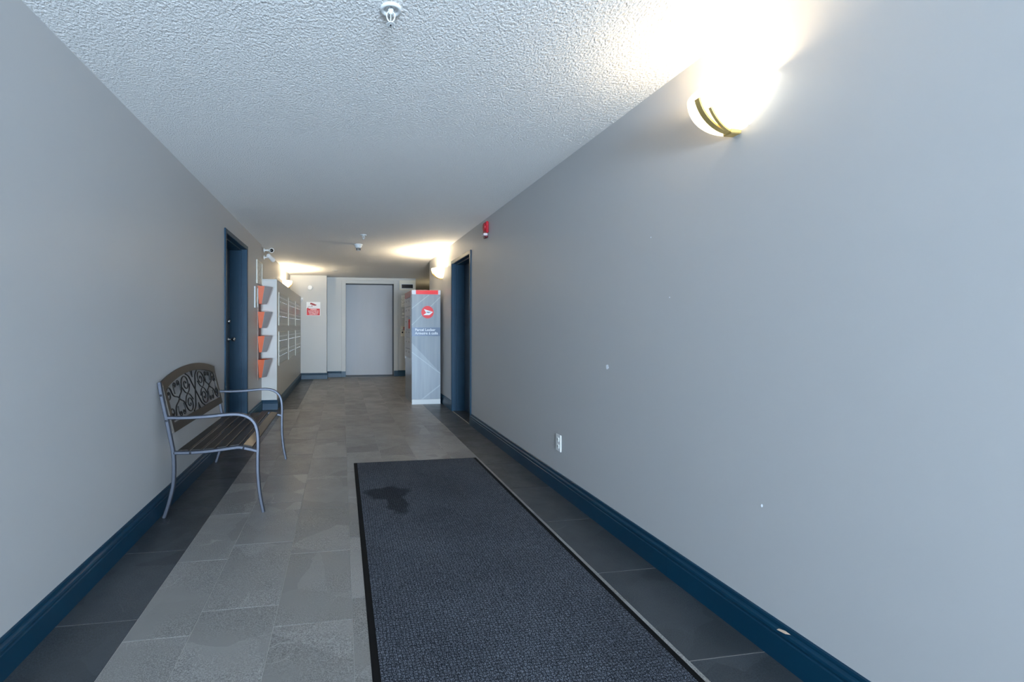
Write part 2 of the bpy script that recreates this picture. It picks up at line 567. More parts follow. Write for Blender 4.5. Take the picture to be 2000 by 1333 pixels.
for x in (GX0, 0.17, GX1 - 0.06):
    fr.box(x, x + 0.06, D_BACK - 0.1, D_BACK - 0.03, 0, GZ)
fr.box(GX0, GX1, D_BACK - 0.1, D_BACK - 0.03, GZ - 0.06, GZ); fr.box(GX0, GX1, D_BACK - 0.1, D_BACK - 0.03, 0, 0.09)
kids = [fr.build('window_frame', ALU)]
for x0, x1 in ((GX0 + 0.06, 0.17), (0.23, GX1 - 0.06)):
    kids.append(B(x0, x1, D_BACK - 0.07, D_BACK - 0.06, 0.09, GZ - 0.06).build('pane', GLASS))
into(win, *kids)

# ---------------------------------------------------------------- baseboards
BP = [(0.0, 0.0), (0.0155, 0.0), (0.0155, 0.088), (0.0125, 0.092), (0.0125, 0.096), (0.0155, 0.100), (0.0165, 0.106), (0.0150, 0.113),
      (0.0105, 0.118), (0.0080, 0.123), (0.0085, 0.129), (0.0070, 0.137), (0.0, 0.140)]
def baseboard(name, pts):
    o = MB().sweep([(x, y, 0) for x, y in pts], BP, (0, 0, 1)).build(name, NAVY)
    return struct(o, 'navy blue moulded baseboard')
cl, cr = LD0 - 0.05, LD1 + 0.05
baseboard('baseboard_left', [(XL, D_BACK), (XL, cl)])
baseboard('baseboard_left', [(XL, cr), (XL, DM), (XM, DM), (XM, DB1), (XB1, DB1), (XB1, DB2), (EX0 - 0.10, DB2)])
baseboard('baseboard_right', [(XR, 2.059), (XR, D_BACK)])
baseboard('baseboard_right', [(XR, RD0 - 0.05), (XR, 2.060)])
baseboard('baseboard_right', [(XR + 0.3, D_END_R), (XR, D_END_R), (XR, RD1 + 0.05)])
baseboard('baseboard_back', [(EX1 + 0.10, DB2), (XPASS, DB2), (XPASS, 15.9)])
bchip = MB()
bchip.v = [(XR - 0.0172, 1.475, 0.112), (XR - 0.0172, 1.440, 0.118), (XR - 0.0118, 1.425, 0.124), (XR - 0.0105, 1.447, 0.124), (XR - 0.0120, 1.470, 0.118)]
bchip.f = [(0, 1, 2, 3, 4)]
ch = bchip.build('paint_chip', WOODCHIP); ch.parent = [o for o in bpy.data.objects if o.name == 'baseboard_right'][0]
ch['label'] = 'bare wood chip in the blue paint'
def patch(y, z, ry, rz, seed):
    rnd = random.Random(seed); n = 9; m_ = MB()
    ps = [(y + ry * math.cos(6.283 * i / n) * rnd.uniform(.7, 1.1), z + rz * math.sin(6.283 * i / n) * rnd.uniform(.75, 1.1)) for i in range(n)]
    m_.prism(ps, 'x', XR - 0.0006, XR + 0.0005)
    o = m_.build('filler_patch', PUTTY, wall_right)
    return o
patch(2.604, 0.946, 0.016, 0.015, 1); patch(1.552, 0.52, 0.004, 0.006, 2)
patch(2.06, 1.32, 0.004, 0.003, 3); patch(2.2, 1.63, 0.004, 0.003, 4)

# ---------------------------------------------------------------- doors in the side walls
def side_door(idx, side, d0, d1, ztop, depth, label):
    """side=-1 left wall, +1 right wall; recessed leaf behind a deep steel frame"""
    X = XL if side < 0 else XR
    root = struct(empty('door_%d' % idx, (X, (d0 + d1) / 2, 0)), label)
    s = side
    def bx(mb, a0, a1, y0, y1, z0, z1, ch=0.0):      # a = distance into the wall
        xs = sorted((X + s * a0, X + s * a1)); mb.box(xs[0], xs[1], y0, y1, z0, z1, ch)
    fm = MB()
    # liner through the wall, then the stop that stands proud of it
    for (y0, y1, e) in ((d0 - JT, d0, 1), (d1, d1 + JT, -1)):
        bx(fm, -0.010, depth + 0.04, y0, y1, 0, ztop + JT)
        ys = sorted(((d0 if e > 0 else d1), (d0 + 0.014 if e > 0 else d1 - 0.014)))
        bx(fm, 0.052, depth, ys[0], ys[1], 0, ztop - 0.014)
    bx(fm, -0.010, depth + 0.04, d0, d1, ztop, ztop + JT)
    bx(fm, 0.052, depth, d0, d1, ztop - 0.014, ztop)
    frame = fm.build('door_frame', NAVY)
    cm = MB()
    for y0, y1 in ((d0 - 0.048, d0 - 0.002), (d1 + 0.002, d1 + 0.048)):
        bx(cm, -0.014, 0.001, y0, y1, 0, ztop + 0.046, 0.004)
    bx(cm, -0.014, 0.001, d0 - 0.002, d1 + 0.002, ztop + 0.002, ztop + 0.046, 0.004)
    casing = cm.build('casing', NAVY)
    lm = MB(); bx(lm, depth, depth + 0.044, d0 + 0.002, d1 - 0.002, 0.008, ztop - 0.003)
    leaf = lm.build('leaf', NAVY_DARK)
    th = MB(); bx(th, 0.004, depth + 0.2, d0, d1, -0.05, 0.004)
    sill = th.build('threshold', TILE_D)
    kids = [frame, casing, leaf, sill]
    into(root, *kids)
    return root, leaf
door_l, leaf_l = side_door(1, -1, LD0, LD1, LDZ, 0.185, 'recessed navy door in the wall behind the bench')
door_r, leaf_r = side_door(2, 1, RD0, RD1, RDZ, 0.170, 'recessed navy door in the wall by the parcel locker')
# lever knob and deadbolt on the left leaf
kx = XL - 0.185; ky = LD1 - 0.085
k = MB().lathe([(0.0, 0.0), (0.030, 0.0), (0.030, 0.006), (0.012, 0.010), (0.011, 0.045), (0.020, 0.050), (0.027, 0.060), (0.027, 0.072), (0.018, 0.082), (0.0, 0.084)], 20, (kx, ky, 1.034), (1, 0, 0)).build('knob', CHROME, smooth=True)
d_ = MB().lathe([(0.0, 0.0), (0.028, 0.0), (0.028, 0.004), (0.024, 0.024), (0.020, 0.028), (0.0, 0.028)], 20, (kx, ky, 1.243), (1, 0, 0)).build('deadbolt', CHROME, smooth=True)
for o in (k, d_):
    o.parent = leaf_l
# both small fittings are given in world measures under the leaf

# ---------------------------------------------------------------- elevator
elev = struct(empty('door_3', ((EX0 + EX1) / 2, DB2, 0)), 'grey elevator door in a pale frame')
f1 = MB()
for x0, x1 in ((EX0 - 0.100, EX0), (EX1, EX1 + 0.100)):
    f1.box(x0, x1, DB2 - 0.030, DB2 + 0.012, 0, EZ + 0.075, 0.004)
f1.box(EX0, EX1, DB2 - 0.030, DB2 + 0.012, EZ, EZ + 0.075, 0.004)
ef = f1.build('casing', WALL_LIGHT)
f2 = MB()
f2.box(EX0 - 0.03, EX0, DB2 + 0.012, DEL + 0.05, 0, EZ + 0.03); f2.box(EX1, EX1 + 0.03, DB2 + 0.012, DEL + 0.05, 0, EZ + 0.03)
f2.box(EX0, EX1, DB2 + 0.012, DEL + 0.05, EZ, EZ + 0.03)
er = f2.build('reveal', ALU)
ed_ = MB().box(EX0, EX1, DEL - 0.06, DEL - 0.01, 0.012, EZ, 0.003).build('leaf', ELEV)
es = MB().box(EX0, EX1, DB2, DEL + 0.05, -0.02, 0.006).build('sill', ALU)
plinths = []
for x0, x1 in ((EX0 - 0.102, EX0 - 0.002), (EX1 + 0.002, EX1 + 0.102)):
    plinths.append(MB().box(x0, x1, DB2 - 0.036, DB2 - 0.027, 0, 0.135, 0.003).build('plinth', NAVY))
into(elev, ef, er, ed_, es, *plinths)

# ---------------------------------------------------------------- mat
matt = empty('entrance_mat', (0.644, 2.4, 0))
MX0, MX1, MD0, MD1 = 0.100, 1.190, 0.45, 4.205
pile = MB().box(MX0 + 0.028, MX1 - 0.029, MD0 + 0.03, MD1 - 0.026, 0.0005, 0.0095, 0.002).build('carpet_pile', CARPET)
e = MB()
e.sweep([(MX0, MD0, 0), (MX0, MD1, 0), (MX1, MD1, 0), (MX1, MD0, 0)], [(0.0, 0.0005), (0.0, 0.002), (0.006, 0.005), (0.030, 0.006), (0.030, 0.0005)], (0, 0, 1), closed=False)
edge = e.build('rubber_edge', RUBBER)
into(matt, pile, edge)
tag(matt, 'long charcoal looped entrance mat with black rubber edge and damp spot', 'mat')

# ---------------------------------------------------------------- bench
BD0, BD1 = 3.20, 4.445
bench = empty('metal_bench', (-0.78, (BD0 + BD1) / 2, 0))
rect = lambda a, b: [(-a, -b), (a, -b), (a, b), (-a, b)]
def rrect(a, b, c=0.004):
    return [(-a + c, -b), (a - c, -b), (a, -b + c), (a, b - c), (a - c, b), (-a + c, b), (-a, b - c), (-a, -b + c)]
post_pts = [(-1.112, .838), (-1.100, .758), (-1.068, .598), (-1.042, .460), (-1.031, .399), (-1.027, .307), (-1.031, .205), (-1.044, .140), (-1.062, .070), (-1.085, .0)]
arm_pts = [(-1.066, .618), (-.980, .615), (-.896, .616), (-.800, .621), (-.726, .627), (-.650, .627), (-.592, .610), (-.551, .572), (-.532, .515), (-.527, .440), (-.529, .350), (-.528, .250), (-.521, .160), (-.511, .084), (-.494, .0)]
rail_pts = [(-1.028, .399), (-.930, .397), (-.824, .401), (-.726, .411), (-.650, .4185), (-.612, .413), (-.570, .402), (-.532, .391)]
bk = []
def bolt(x, y, z, ax):
    return MB().lathe([(0, 0), (0.0065, 0.0), (0.0065, 0.003), (0.004, 0.006), (0, 0.0065)], 10, (x, y, z), ax).build('bolt', BOLT, smooth=True)
for D, sgn in ((BD0, -1), (BD1, 1)):
    P3 = lambda pts: smooth_path([(x, D, z) for x, z in pts], 5)
    bk.append(MB().sweep(P3(post_pts), rrect(0.0115, 0.011), (0, 1, 0)).build('rear_leg', STEEL_BENCH))
    bk.append(MB().sweep(P3(arm_pts), rrect(0.0105, 0.012), (0, 1, 0)).build('armrest_leg', STEEL_BENCH))
    bk.append(MB().sweep(P3(rail_pts), rrect(0.0105, 0.011), (0, 1, 0)).build('seat_rail', STEEL_BENCH))
    for x, z in ((-1.100, .758), (-1.069, .600), (-.930, .397), (-.614, .414)):
        bk.append(bolt(x, D + sgn * 0.011, z, (0, sgn, 0)))
# seat slats follow the rail
RP = smooth_path([(x, 0, z) for x, z in rail_pts], 10)
def rail_at(x):
    for a, b in zip(RP, RP[1:]):
        if a.x <= x <= b.x:
            t = (x - a.x) / (b.x - a.x); p = a.lerp(b, t); return p.z, math.atan2(b.z - a.z, b.x - a.x)
    return RP[-1].z, -0.3
sw = 0.062
for i in range(6):
    xc = -0.978 + i * 0.0765
    z, ang = rail_at(xc)
    sb = MB().box(-sw / 2, sw / 2, BD0 + 0.012, BD1 - 0.012, 0.0, 0.014, 0.003)
    me = sb.mesh('slat')
    me.transform(Matrix.Translation((xc, 0, z + 0.002)) @ Matrix.Rotation(-ang, 4, 'Y'))
    bk.append(link('slat', me, SLAT))
# arched back panel in the plane of the posts
def bp(y, z, off=0.0):
    """point of the leaning back plane"""
    return Vector((-1.034 - (z - 0.52) * 0.235 + off, y, z))
ym = (BD0 + BD1) / 2; half = (BD1 - BD0) / 2 - 0.010
def top_z(y):
    t = (y - ym) / half
    return 0.836 + 0.066 * (1 - t * t) ** 0.9 if abs(t) < 1 else 0.836
N = 28
ys_ = [ym - half + 2 * half * i / N for i in range(N + 1)]
FW = 0.05
fmv, fmf = [], []
outer = [(y, top_z(y)) for y in ys_] + [(ym + half, 0.52), (ym - half, 0.52)]
half_i = half - 0.042
inn = [(ym + (y - ym) / half * half_i, top_z(y) - FW) for y in ys_] + [(ym + half_i, 0.572), (ym - half_i, 0.572)]
n = len(outer)
nrm = Vector((1, 0, 0.235)).normalized()
for loop in (outer, inn):
    for off in (-0.007, 0.007):
        for y, z in loop:
            fmv.append(tuple(bp(y, z) + nrm * off))
# vertex order: outer back, outer front, inner back, inner front
for i in range(n):
    j = (i + 1) % n
    fmf += [(i, j, n + j, n + i), (2 * n + j, 2 * n + i, 3 * n + i, 3 * n + j), (n + i, n + j, 3 * n + j, 3 * n + i), (j, i, 2 * n + i, 2 * n + j)]
backf = obj('backrest_frame', fmv, fmf, BRONZE)
bk.append(backf)
into(bench, *bk)
# scrollwork: strokes in (u along the bench from its middle, w up) coordinates
def stroke(pts, r=0.0048):
    P = []
    for u, w_ in pts:
        y = ym + u
        zt = top_z(y) - FW; zb = 0.572
        P.append(bp(y, zb + (zt - zb) * w_))
    o = MB().sweep(P, disc_section(r, 6), nrm).build('scroll', IRON, smooth=True)
    o.parent = backf
def spiral(u0, w0, cu, cw, ru, rw, start, turns, shrink, n=26):
    """spiral in panel coordinates about (cu, cw) preceded by a start point"""
    out = []
    for i in range(n + 1):
        t = i / n
        a = start + turns * 2 * math.pi * t
        k = 1 - shrink * t ** 0.85
        out.append((cu + ru * k * math.cos(a), cw + rw * k * math.sin(a)))
    pre = []
    x1, y1 = out[0]; dx, dy = out[1][0] - x1, out[1][1] - y1
    L = 0.55
    for i in range(7):
        t = i / 7
        # cubic from node to spiral start, arriving along the spiral's direction
        k_ = 2.6
        p1 = (u0 + (x1 - u0) * 0.25, w0 + (y1 - w0) * 0.45)
        p2 = (x1 - dx * k_, y1 - dy * k_)
        b0, b1, b2, b3 = (1 - t) ** 3, 3 * t * (1 - t) ** 2, 3 * t * t * (1 - t), t ** 3
        pre.append((b0 * u0 + b1 * p1[0] + b2 * p2[0] + b3 * x1, b0 * w0 + b1 * p1[1] + b2 * p2[1] + b3 * y1))
    return pre + out
nodes = [-0.365, 0.0, 0.365]
cols = [-0.545, -0.182, 0.182, 0.545]
for c in cols:
    for up in (1, -1):
        cw = 0.5 + up * 0.25
        left = [q for q in nodes if q < c]; right = [q for q in nodes if q > c]
        if abs(c) < 0.3:
            inner = 0.0; outer_n = -0.365 if c < 0 else 0.365
            sgn = 1 if outer_n < c else -1
            # main arm from the outer crossing, over the loop and curling in
            stroke([(c + sgn * (p[0]), 0.5 + up * p[1]) for p in spiral(-0.183, 0.0, 0.0, 0.25, 0.088, 0.235, math.pi, -1.5, 0.86)])
            # slim arm from the middle crossing
            mid = [(inner, 0.5), (inner + (c - inner) * 0.22, 0.5 + up * 0.20), (inner + (c - inner) * 0.42, 0.5 + up * 0.38), (inner + (c - inner) * 0.75, 0.5 + up * 0.485)]
            stroke([(p.x, p.y) for p in smooth_path([(a, b, 0) for a, b in mid], 5)])
            hk = [(c + sgn * 0.086, 0.5 + up * 0.20), (c + sgn * 0.045, 0.5 + up * 0.06), (c, 0.5), (c - sgn * 0.045, 0.5 - up * 0.06), (c - sgn * 0.082, 0.5 - up * 0.20)]
            stroke([(p.x, p.y) for p in smooth_path([(a, b, 0) for a, b in hk], 4)], 0.0042)
        else:
            outer_n = -0.365 if c < 0 else 0.365
            sgn = 1 if outer_n < c else -1
            stroke([(c - sgn * 0.01 + sgn * p[0], 0.5 + up * p[1]) for p in spiral(-0.170, 0.0, 0.0, 0.25, 0.058, 0.225, math.pi, -1.5, 0.86)])
for c in (-0.365, 0.365):
    for up in (1, -1):
        for sg in (1, -1):
            stroke([(c + sg * (0.032 + p[0]), 0.5 + up * p[1]) for p in spiral(0.028, 0.16, 0.0, 0.36, 0.026, 0.09, 0.0, 1.15, 0.8, 18)], 0.0038)
for c in (0.0,):
    for up in (1, -1):
        stroke([(c - 0.018, 0.5 + up * 0.5), (c, 0.5 + up * 0.36), (c + 0.018, 0.5 + up * 0.5)], 0.0038)
for o in list(bpy.data.objects):
    if o.name.startswith('scroll'):
        o.matrix_parent_inverse = Matrix()
backf_inv = Matrix.Translation(-Vector(bench.location))
tag(bench, 'gunmetal garden bench with dark slats and scrollwork back against left wall', 'bench')

# ---------------------------------------------------------------- wall sconces
def sconce(side, d, zb, label, power):
    """half-bowl glass lamp; side=+1 hangs on the right wall"""
    X = XR if side > 0 else XL2
    root = empty('wall_sconce', (X, d, zb))
    ax = -side                       # outward direction along x
    R, Hb = 0.172, 0.150
    prof = []
    for i in range(15):
        t = i / 14
        ang = t * math.pi / 2
        prof.append((0.022 + (R - 0.022) * math.sin(ang) ** 0.92, Hb * (1 - math.cos(ang)) ** 0.86))
    th = 0.005
    full = prof + [(max(0.001, r - th), hgt_ + th * 0.4) for r, hgt_ in reversed(prof)]
    full.append(full[0])
    start = -math.pi / 2 if ax > 0 else math.pi / 2
    kids = []
    bowl = MB().lathe(full, 28, (X, d, zb), (0, 0, 1), math.pi, start).build('glass_bowl', BOWL, smooth=True)
    kids.append(bowl)
    # three brass ribs over the bowl and a foot
    def rib(theta, tmax, wdt):
        pts, up = [], Vector((-math.sin(theta) * ax, math.cos(theta), 0))
        for i in range(13):
            t = tmax * i / 12; ang = t * math.pi / 2
            r = 0.022 + (R - 0.022) * math.sin(ang) ** 0.92 + 0.006
            z = Hb * (1 - math.cos(ang)) ** 0.86 - 0.005
            pts.append((X + ax * r * math.cos(theta), d + r * math.sin(theta), zb + z))
        kids.append(MB().sweep(pts, rrect(0.004, wdt, 0.001), up).build('brass_rib', BRASS))
    rib(0.0, 0.86, 0.012); rib(-0.24, 0.62, 0.006)
    foot = MB().box(min(X, X + ax * 0.045), max(X, X + ax * 0.045), d - 0.022, d + 0.022, zb - 0.014, zb + 0.004, 0.003).build('foot', BRASS)
    plate = MB().box(min(X, X + ax * 0.006), max(X, X + ax * 0.006), d - 0.06, d + 0.06, zb + 0.004, zb + 0.12, 0.002).build('back_plate', WHITE_M)
    bulb = MB().lathe([(0.0, 0.0), (0.013, 0.0), (0.014, 0.02), (0.026, 0.045), (0.028, 0.06), (0.020, 0.078), (0.0, 0.086)], 16, (X + ax * 0.075, d, zb + 0.012), (0, 0, 1)).build('bulb', BULB, smooth=True)
    kids += [foot, plate, bulb]
    into(root, *kids)
    l = bpy.data.lights.new('sconce_light', 'POINT')
    l.energy = power; l.color = SCONCE_COL; l.shadow_soft_size = 0.05
    lo = bpy.data.objects.new('sconce_light', l)
    lo.location = (ax * 0.075, 0, 0.118)
    C.objects.link(lo); lo.parent = root
    return tag(root, label, 'wall lamp', 'lit half-bowl wall sconces')
sconce(1, 1.665, 1.945, 'large lit half-bowl sconce with brass ribs on bare right wall', SCONCE_W)
sconce(1, 7.30, 1.930, 'lit half-bowl sconce above the parcel locker', SCONCE_FAR_W)
sconce(-1, 9.90, 1.945, 'lit half-bowl sconce above the row of mailboxes', SCONCE_FAR_W)

# ---------------------------------------------------------------- mailbox housing and mailbox units
HZ = 1.862
hous = empty('mailbox_housing', ((XL + XM) / 2, (DM + DB1) / 2, 0))
HOUSE = paint('housing_paint', lin(202, 200, 194))
hb = MB().box(XL2 + 0.002, XM, DM, DB1 - 0.002, 0, HZ - 0.02).build('carcass', HOUSE)
ht = MB().box(XL2 + 0.002, XM, DM, DB1 - 0.002, HZ - 0.019, HZ, 0.002).build('top_cap', HOUSE)
into(hous, hb, ht)
tag(hous, 'pale built-out housing that holds the wall mailboxes', 'cabinet')
def make_unit(z0, z1, d0, d1):
    root = empty('mailbox_unit', (XM, (d0 + d1) / 2, z0))
    y0, y1 = -(d1 - d0) / 2, (d1 - d0) / 2; h_ = z1 - z0
    fm = MB()
    t = 0.028
    fm.box(0.0, 0.010, y0 - t, y0, -t, h_ + t, 0.002); fm.box(0.0, 0.010, y1, y1 + t, -t, h_ + t, 0.002)
    fm.box(0.0, 0.010, y0, y1, -t, 0, 0.002); fm.box(0.0, 0.010, y0, y1, h_, h_ + t, 0.002)
    fm.box(0.0, 0.003, y0, y1, 0, h_)
    fm.build('trim_frame', MFRAME, root)
    nc, nr = 6, 2
    dw, dh = (y1 - y0) / nc, h_ / nr
    dm = MB().box(0.003, 0.009, -dw / 2 + 0.003, dw / 2 - 0.003, 0.003, dh - 0.003, 0.0015).mesh('mailbox_door')
    dm.materials.append(MBOX)
    km = MB().lathe([(0, 0), (0.009, 0), (0.009, 0.004), (0.007, 0.006), (0, 0.006)], 10, (0.009, 0, dh * 0.5), (1, 0, 0)).mesh('lock')
    km.materials.append(CHROME)
    lm = MB().box(0.009, 0.0096, -dw * 0.3, dw * 0.3, dh * 0.76, dh * 0.86).mesh('number_label')
    lm.materials.append(WHITE)
    for r in range(nr):
        for c in range(nc):
            dr = link('mailbox_door', dm, None, root)
            dr.location = (0, y0 + dw * (c + 0.5), dh * r)
            lk = link('lock', km, None, dr); link('number_label', lm, None, dr)
    return root
def copy_tree(o, parent=None):
    c = o.copy(); C.objects.link(c); c.parent = parent
    for k_ in list(o.children):
        copy_tree(k_, c)
    return c
pos_d = [(7.300, 8.395), (8.645, 9.650), (9.905, 10.915)]
where = ['nearest the orange pockets', 'between two others, midway along the housing', 'farthest from the camera beside the end wall']
u0 = make_unit(1.230, 1.662, 7.330, 8.370)
l0 = make_unit(0.640, 1.085, 7.330, 8.370)
for row, (proto, zz) in enumerate(((u0, 1.230), (l0, 0.640))):
    for i in range(3):
        o = proto if i == 0 else copy_tree(proto)
        o.location = (XM + 0.0005, (7.850, 9.150, 10.420)[i], zz)
        tag(o, '%s-row bank of metal mailbox doors %s' % (('upper', 'lower')[row], where[i]), 'mailboxes', 'mailbox units in the housing')

# ---------------------------------------------------------------- orange wall pockets
rack = empty('wall_pocket_rack', (XL, 6.9, 0.48))
rk = []
rk.append(MB().box(XL, XL + 0.006, 6.79, 6.99, 0.455, 1.745, 0.002).build('back_strip', SKIN))
rk.append(MB().sweep([(XL + 0.020, 6.86, 0.48), (XL + 0.020, 6.86, 1.72)], disc_section(0.009, 8), (1, 0, 0)).build('rod', MAROON))
for zt, zb_ in ((1.735, 1.495), (1.385, 1.165), (1.055, 0.835), (0.735, 0.490)):
    T = [(XL + 0.006, 6.775), (-1.036, 6.80), (-0.958, 6.965), (XL + 0.006, 7.06)]
    Bt = [(XL + 0.016, 6.815), (-1.078, 6.825), (-1.032, 6.935), (XL + 0.006, 7.02)]
    vs = [(x, y, zb_) for x, y in Bt] + [(x, y, zt) for x, y in T]
    # rim lip set down so the pocket reads open
    Ti = [(XL + 0.010, 6.783), (-1.041, 6.808), (-0.968, 6.962), (XL + 0.010, 7.050)]
    vs += [(x, y, zt) for x, y in Ti] + [(x * 0.6 + b[0] * 0.4, y * 0.6 + b[1] * 0.4, zt - 0.07) for (x, y), b in zip(Ti, Bt)]
    fs = [(3, 2, 1, 0)]
    for i in range(4):
        j = (i + 1) % 4
        fs += [(i, j, 4 + j, 4 + i), (4 + i, 4 + j, 8 + j, 8 + i), (8 + i, 8 + j, 12 + j, 12 + i)]
    fs.append((12, 13, 14, 15))
    pk = obj('pocket', vs, fs, ORANGE)
    rk.append(pk)
    # grey front plate on the outward face
    a, b, c_, d2 = (Vector((*T[1], zt)), Vector((*T[2], zt)), Vector((*Bt[2], zb_)), Vector((*Bt[1], zb_)))
    nn = (b - a).cross(d2 - a).normalized()
    if nn.x < 0: nn = -nn
    q = []
    for o_ in (0.0005, 0.004):
        q += [tuple(p + nn * o_) for p in (a, b, c_, d2)]
    fp = obj('front_plate', q, [(0, 1, 2, 3), (7, 6, 5, 4), (0, 4, 5, 1), (1, 5, 6, 2), (2, 6, 7, 3), (3, 7, 4, 0)], GREYP)
    fp.parent = pk
    ctr = (a + b + c_ + d2) / 4
    dot = MB().lathe([(0, 0), (0.011, 0), (0.011, 0.001), (0, 0.001)], 12, tuple(ctr + nn * 0.004), tuple(nn)).build('mark', BLUE_DOT)
    dot.parent = pk
into(rack, *rk)
tag(rack, 'four orange tapered wall pockets strung on a rod beside the mailboxes', 'wall pockets')

# ---------------------------------------------------------------- framed notices on the left wall
def notice(name, d0, d1, z0, z1, label, fm_, t=0.012):
    root = empty(name, (XL, (d0 + d1) / 2, z0))
    fr = MB()
    fr.box(XL, XL + 0.014, d0, d0 + t, z0, z1); fr.box(XL, XL + 0.014, d1 - t, d1, z0, z1)
    fr.box(XL, XL + 0.014, d0 + t, d1 - t, z0, z0 + t); fr.box(XL, XL + 0.014, d0 + t, d1 - t, z1 - t, z1)
    a = fr.build('frame', fm_)
    b = MB().box(XL, XL + 0.006, d0 + t, d1 - t, z0 + t, z1 - t).build('paper', PAPER)
    into(root, a, b)
    return tag(root, label, 'notice')
notice('framed_notice', 6.70, 7.12, 1.762, 2.083, 'pale framed notice high on wall above the orange pockets', MFRAME)
notice('framed_notice', 6.55, 6.765, 1.432, 1.714, 'small framed notice partly behind the top orange pocket', WHITE_M)

# ---------------------------------------------------------------- parcel locker
LX0, LX1, LY0, LY1, LZ = 1.046, 1.489, 7.25, 8.06, 1.742
lock = empty('parcel_locker', ((LX0 + LX1) / 2, (LY0 + LY1) / 2, 0))
lk = []
lk.append(MB().box(LX0 + 0.006, LX1, LY0 + 0.006, LY1, 0.0, LZ - 0.002, 0.003).build('body', LOCK_SIDE))
fp = MB().box(LX0, LX1, LY0, LY0 + 0.007, 0.078, 1.672, 0.002).build('front_panel', LOCK_FRONT); lk.append(fp)
lk.append(MB().box(LX0, LX1, LY0 - 0.002, LY0 + 0.007, 0.0, 0.076, 0.002).build('kick_strip', WHITE_M))
hd = MB().box(LX0 - 0.002, LX1 + 0.002, LY0 - 0.003, LY0 + 0.010, 1.674, LZ, 0.002).build('header', LOCK_DOOR); lk.append(hd)
rb = MB().box(1.108, 1.452, LY0 - 0.0045, LY0 - 0.002, 1.678, LZ - 0.002).build('red_band', RED_L); rb.parent = hd
sh = MB().box(LX0 - 0.002, LX0 + 0.008, LY0 + 0.105, LY1, 1.648, LZ).build('side_header', RED_DIM); lk.append(sh)
disc = MB().lathe([(0, 0), (0.0955, 0), (0.0955, 0.001), (0, 0.001)], 40, (1.288, LY0, 1.405), (0, -1, 0)).build('emblem_disc', RED_L); disc.parent = fp
ex, ez = 1.288, 1.405
wing = MB().prism([(ex - 0.056, ez + 0.048), (ex + 0.086, ez + 0.004), (ex + 0.030, ez - 0.045), (ex - 0.066, ez - 0.045), (ex - 0.020, ez - 0.010), (ex - 0.030, ez + 0.004)], 'y', LY0 - 0.0022, LY0 - 0.0010).build('emblem_wing', LETTER); wing.parent = fp
barm = MB().prism([(ex - 0.012, ez + 0.006), (ex + 0.062, ez + 0.003), (ex + 0.012, ez - 0.012), (ex - 0.020, ez - 0.004)], 'y', LY0 - 0.0026, LY0 - 0.0020).build('emblem_fold', BAND); barm.parent = fp
band = MB().box(LX0 - 0.001, LX1 - 0.002, LY0 - 0.001, LY0 + 0.001, 1.040, 1.172).build('text_band', BAND); band.parent = fp
t1 = text_mesh('lettering', 'Parcel Locker', 0.0555, LETTER, (1.094, LY0 - 0.0016, 1.118), ROT_NEAR, band, bold=0.0008, spacing=1.02)
t2 = text_mesh('lettering', 'Armoire \u00e0 colis', 0.0555, LETTER, (1.094, LY0 - 0.0016, 1.066), ROT_NEAR, band, bold=0.0008, spacing=1.02)
# doors of the compartments on the side that faces the hall
rows = [0.690, 0.835, 1.010, 1.140, 1.350, 1.500, 1.640]
colsY = [LY0 + 0.125, LY0 + 0.40, LY1 - 0.045]
for ci in range(2):
    for ri in range(6):
        y0, y1 = colsY[ci], colsY[ci + 1]; z0, z1 = rows[ri], rows[ri + 1]
        dr = MB().box(LX0 - 0.003, LX0 + 0.007, y0 + 0.004, y1 - 0.004, z0 + 0.004, z1 - 0.004, 0.001).build('compartment_door', LOCK_DOOR)
        lk.append(dr)
        kh = MB().lathe([(0, 0), (0.012, 0), (0.012, 0.003), (0, 0.003)], 10, (LX0 - 0.003, (y0 + y1) / 2 + 0.04, (z0 + z1) / 2 + 0.02), (-1, 0, 0)).build('lock', DARK)
        kh.parent = dr
        if (ci, ri) in ((0, 3),):
            rl = MB().box(LX0 - 0.0036, LX0 - 0.0028, y0 + 0.03, y1 - 0.03, z0 + 0.015, z1 - 0.05).build('label_sticker', RED_S); rl.parent = dr
            bl = MB().box(LX0 - 0.0038, LX0 - 0.0028, y0 + 0.03, y1 - 0.03, z1 - 0.045, z1 - 0.012).build('mail_slot', BLACK); bl.parent = dr
lk.append(MB().box(LX0 - 0.004, LX0 + 0.007, LY1 - 0.040, LY1, 0.655, 1.645, 0.001).build('corner_post', WHITE_M))
lk.append(MB().box(LX0 - 0.002, LX0 + 0.007, LY0 + 0.010, LY0 + 0.120, 0.080, 1.672, 0.001).build('corner_post', LOCK_SIDE))
into(lock, *lk)
tag(lock, 'silver parcel locker with red top band and round red emblem', 'locker')

# ---------------------------------------------------------------- end wall: sign, discs, call plates
sign = empty('surveillance_sign', (-0.637, DB1, 1.435))
sx0, sx1, sz0, sz1 = -0.790, -0.484, 1.436, 1.744
sk = []
board = MB().box(sx0, sx1, DB1 - 0.004, DB1, sz0, sz1).build('board', WHITE); sk.append(board)
sy = DB1 - 0.0046
red = MB().prism([(sx0 + 0.006, sz0 + 0.008), (sx1 - 0.012, sz0 + 0.008), (sx1 - 0.012, sz0 + 0.158), (sx0 + 0.050, sz0 + 0.158), (sx0 + 0.034, sz0 + 0.186), (sx0 + 0.006, sz0 + 0.158)], 'y', sy, DB1 - 0.0035).build('red_field', RED_S); sk.append(red)
cm_ = MB()
cm_.prism([(-0.705, 1.722), (-0.690, 1.728), (-0.650, 1.716), (-0.560, 1.676), (-0.592, 1.660), (-0.630, 1.662), (-0.690, 1.690), (-0.712, 1.688)], 'y', sy, DB1 - 0.0035)
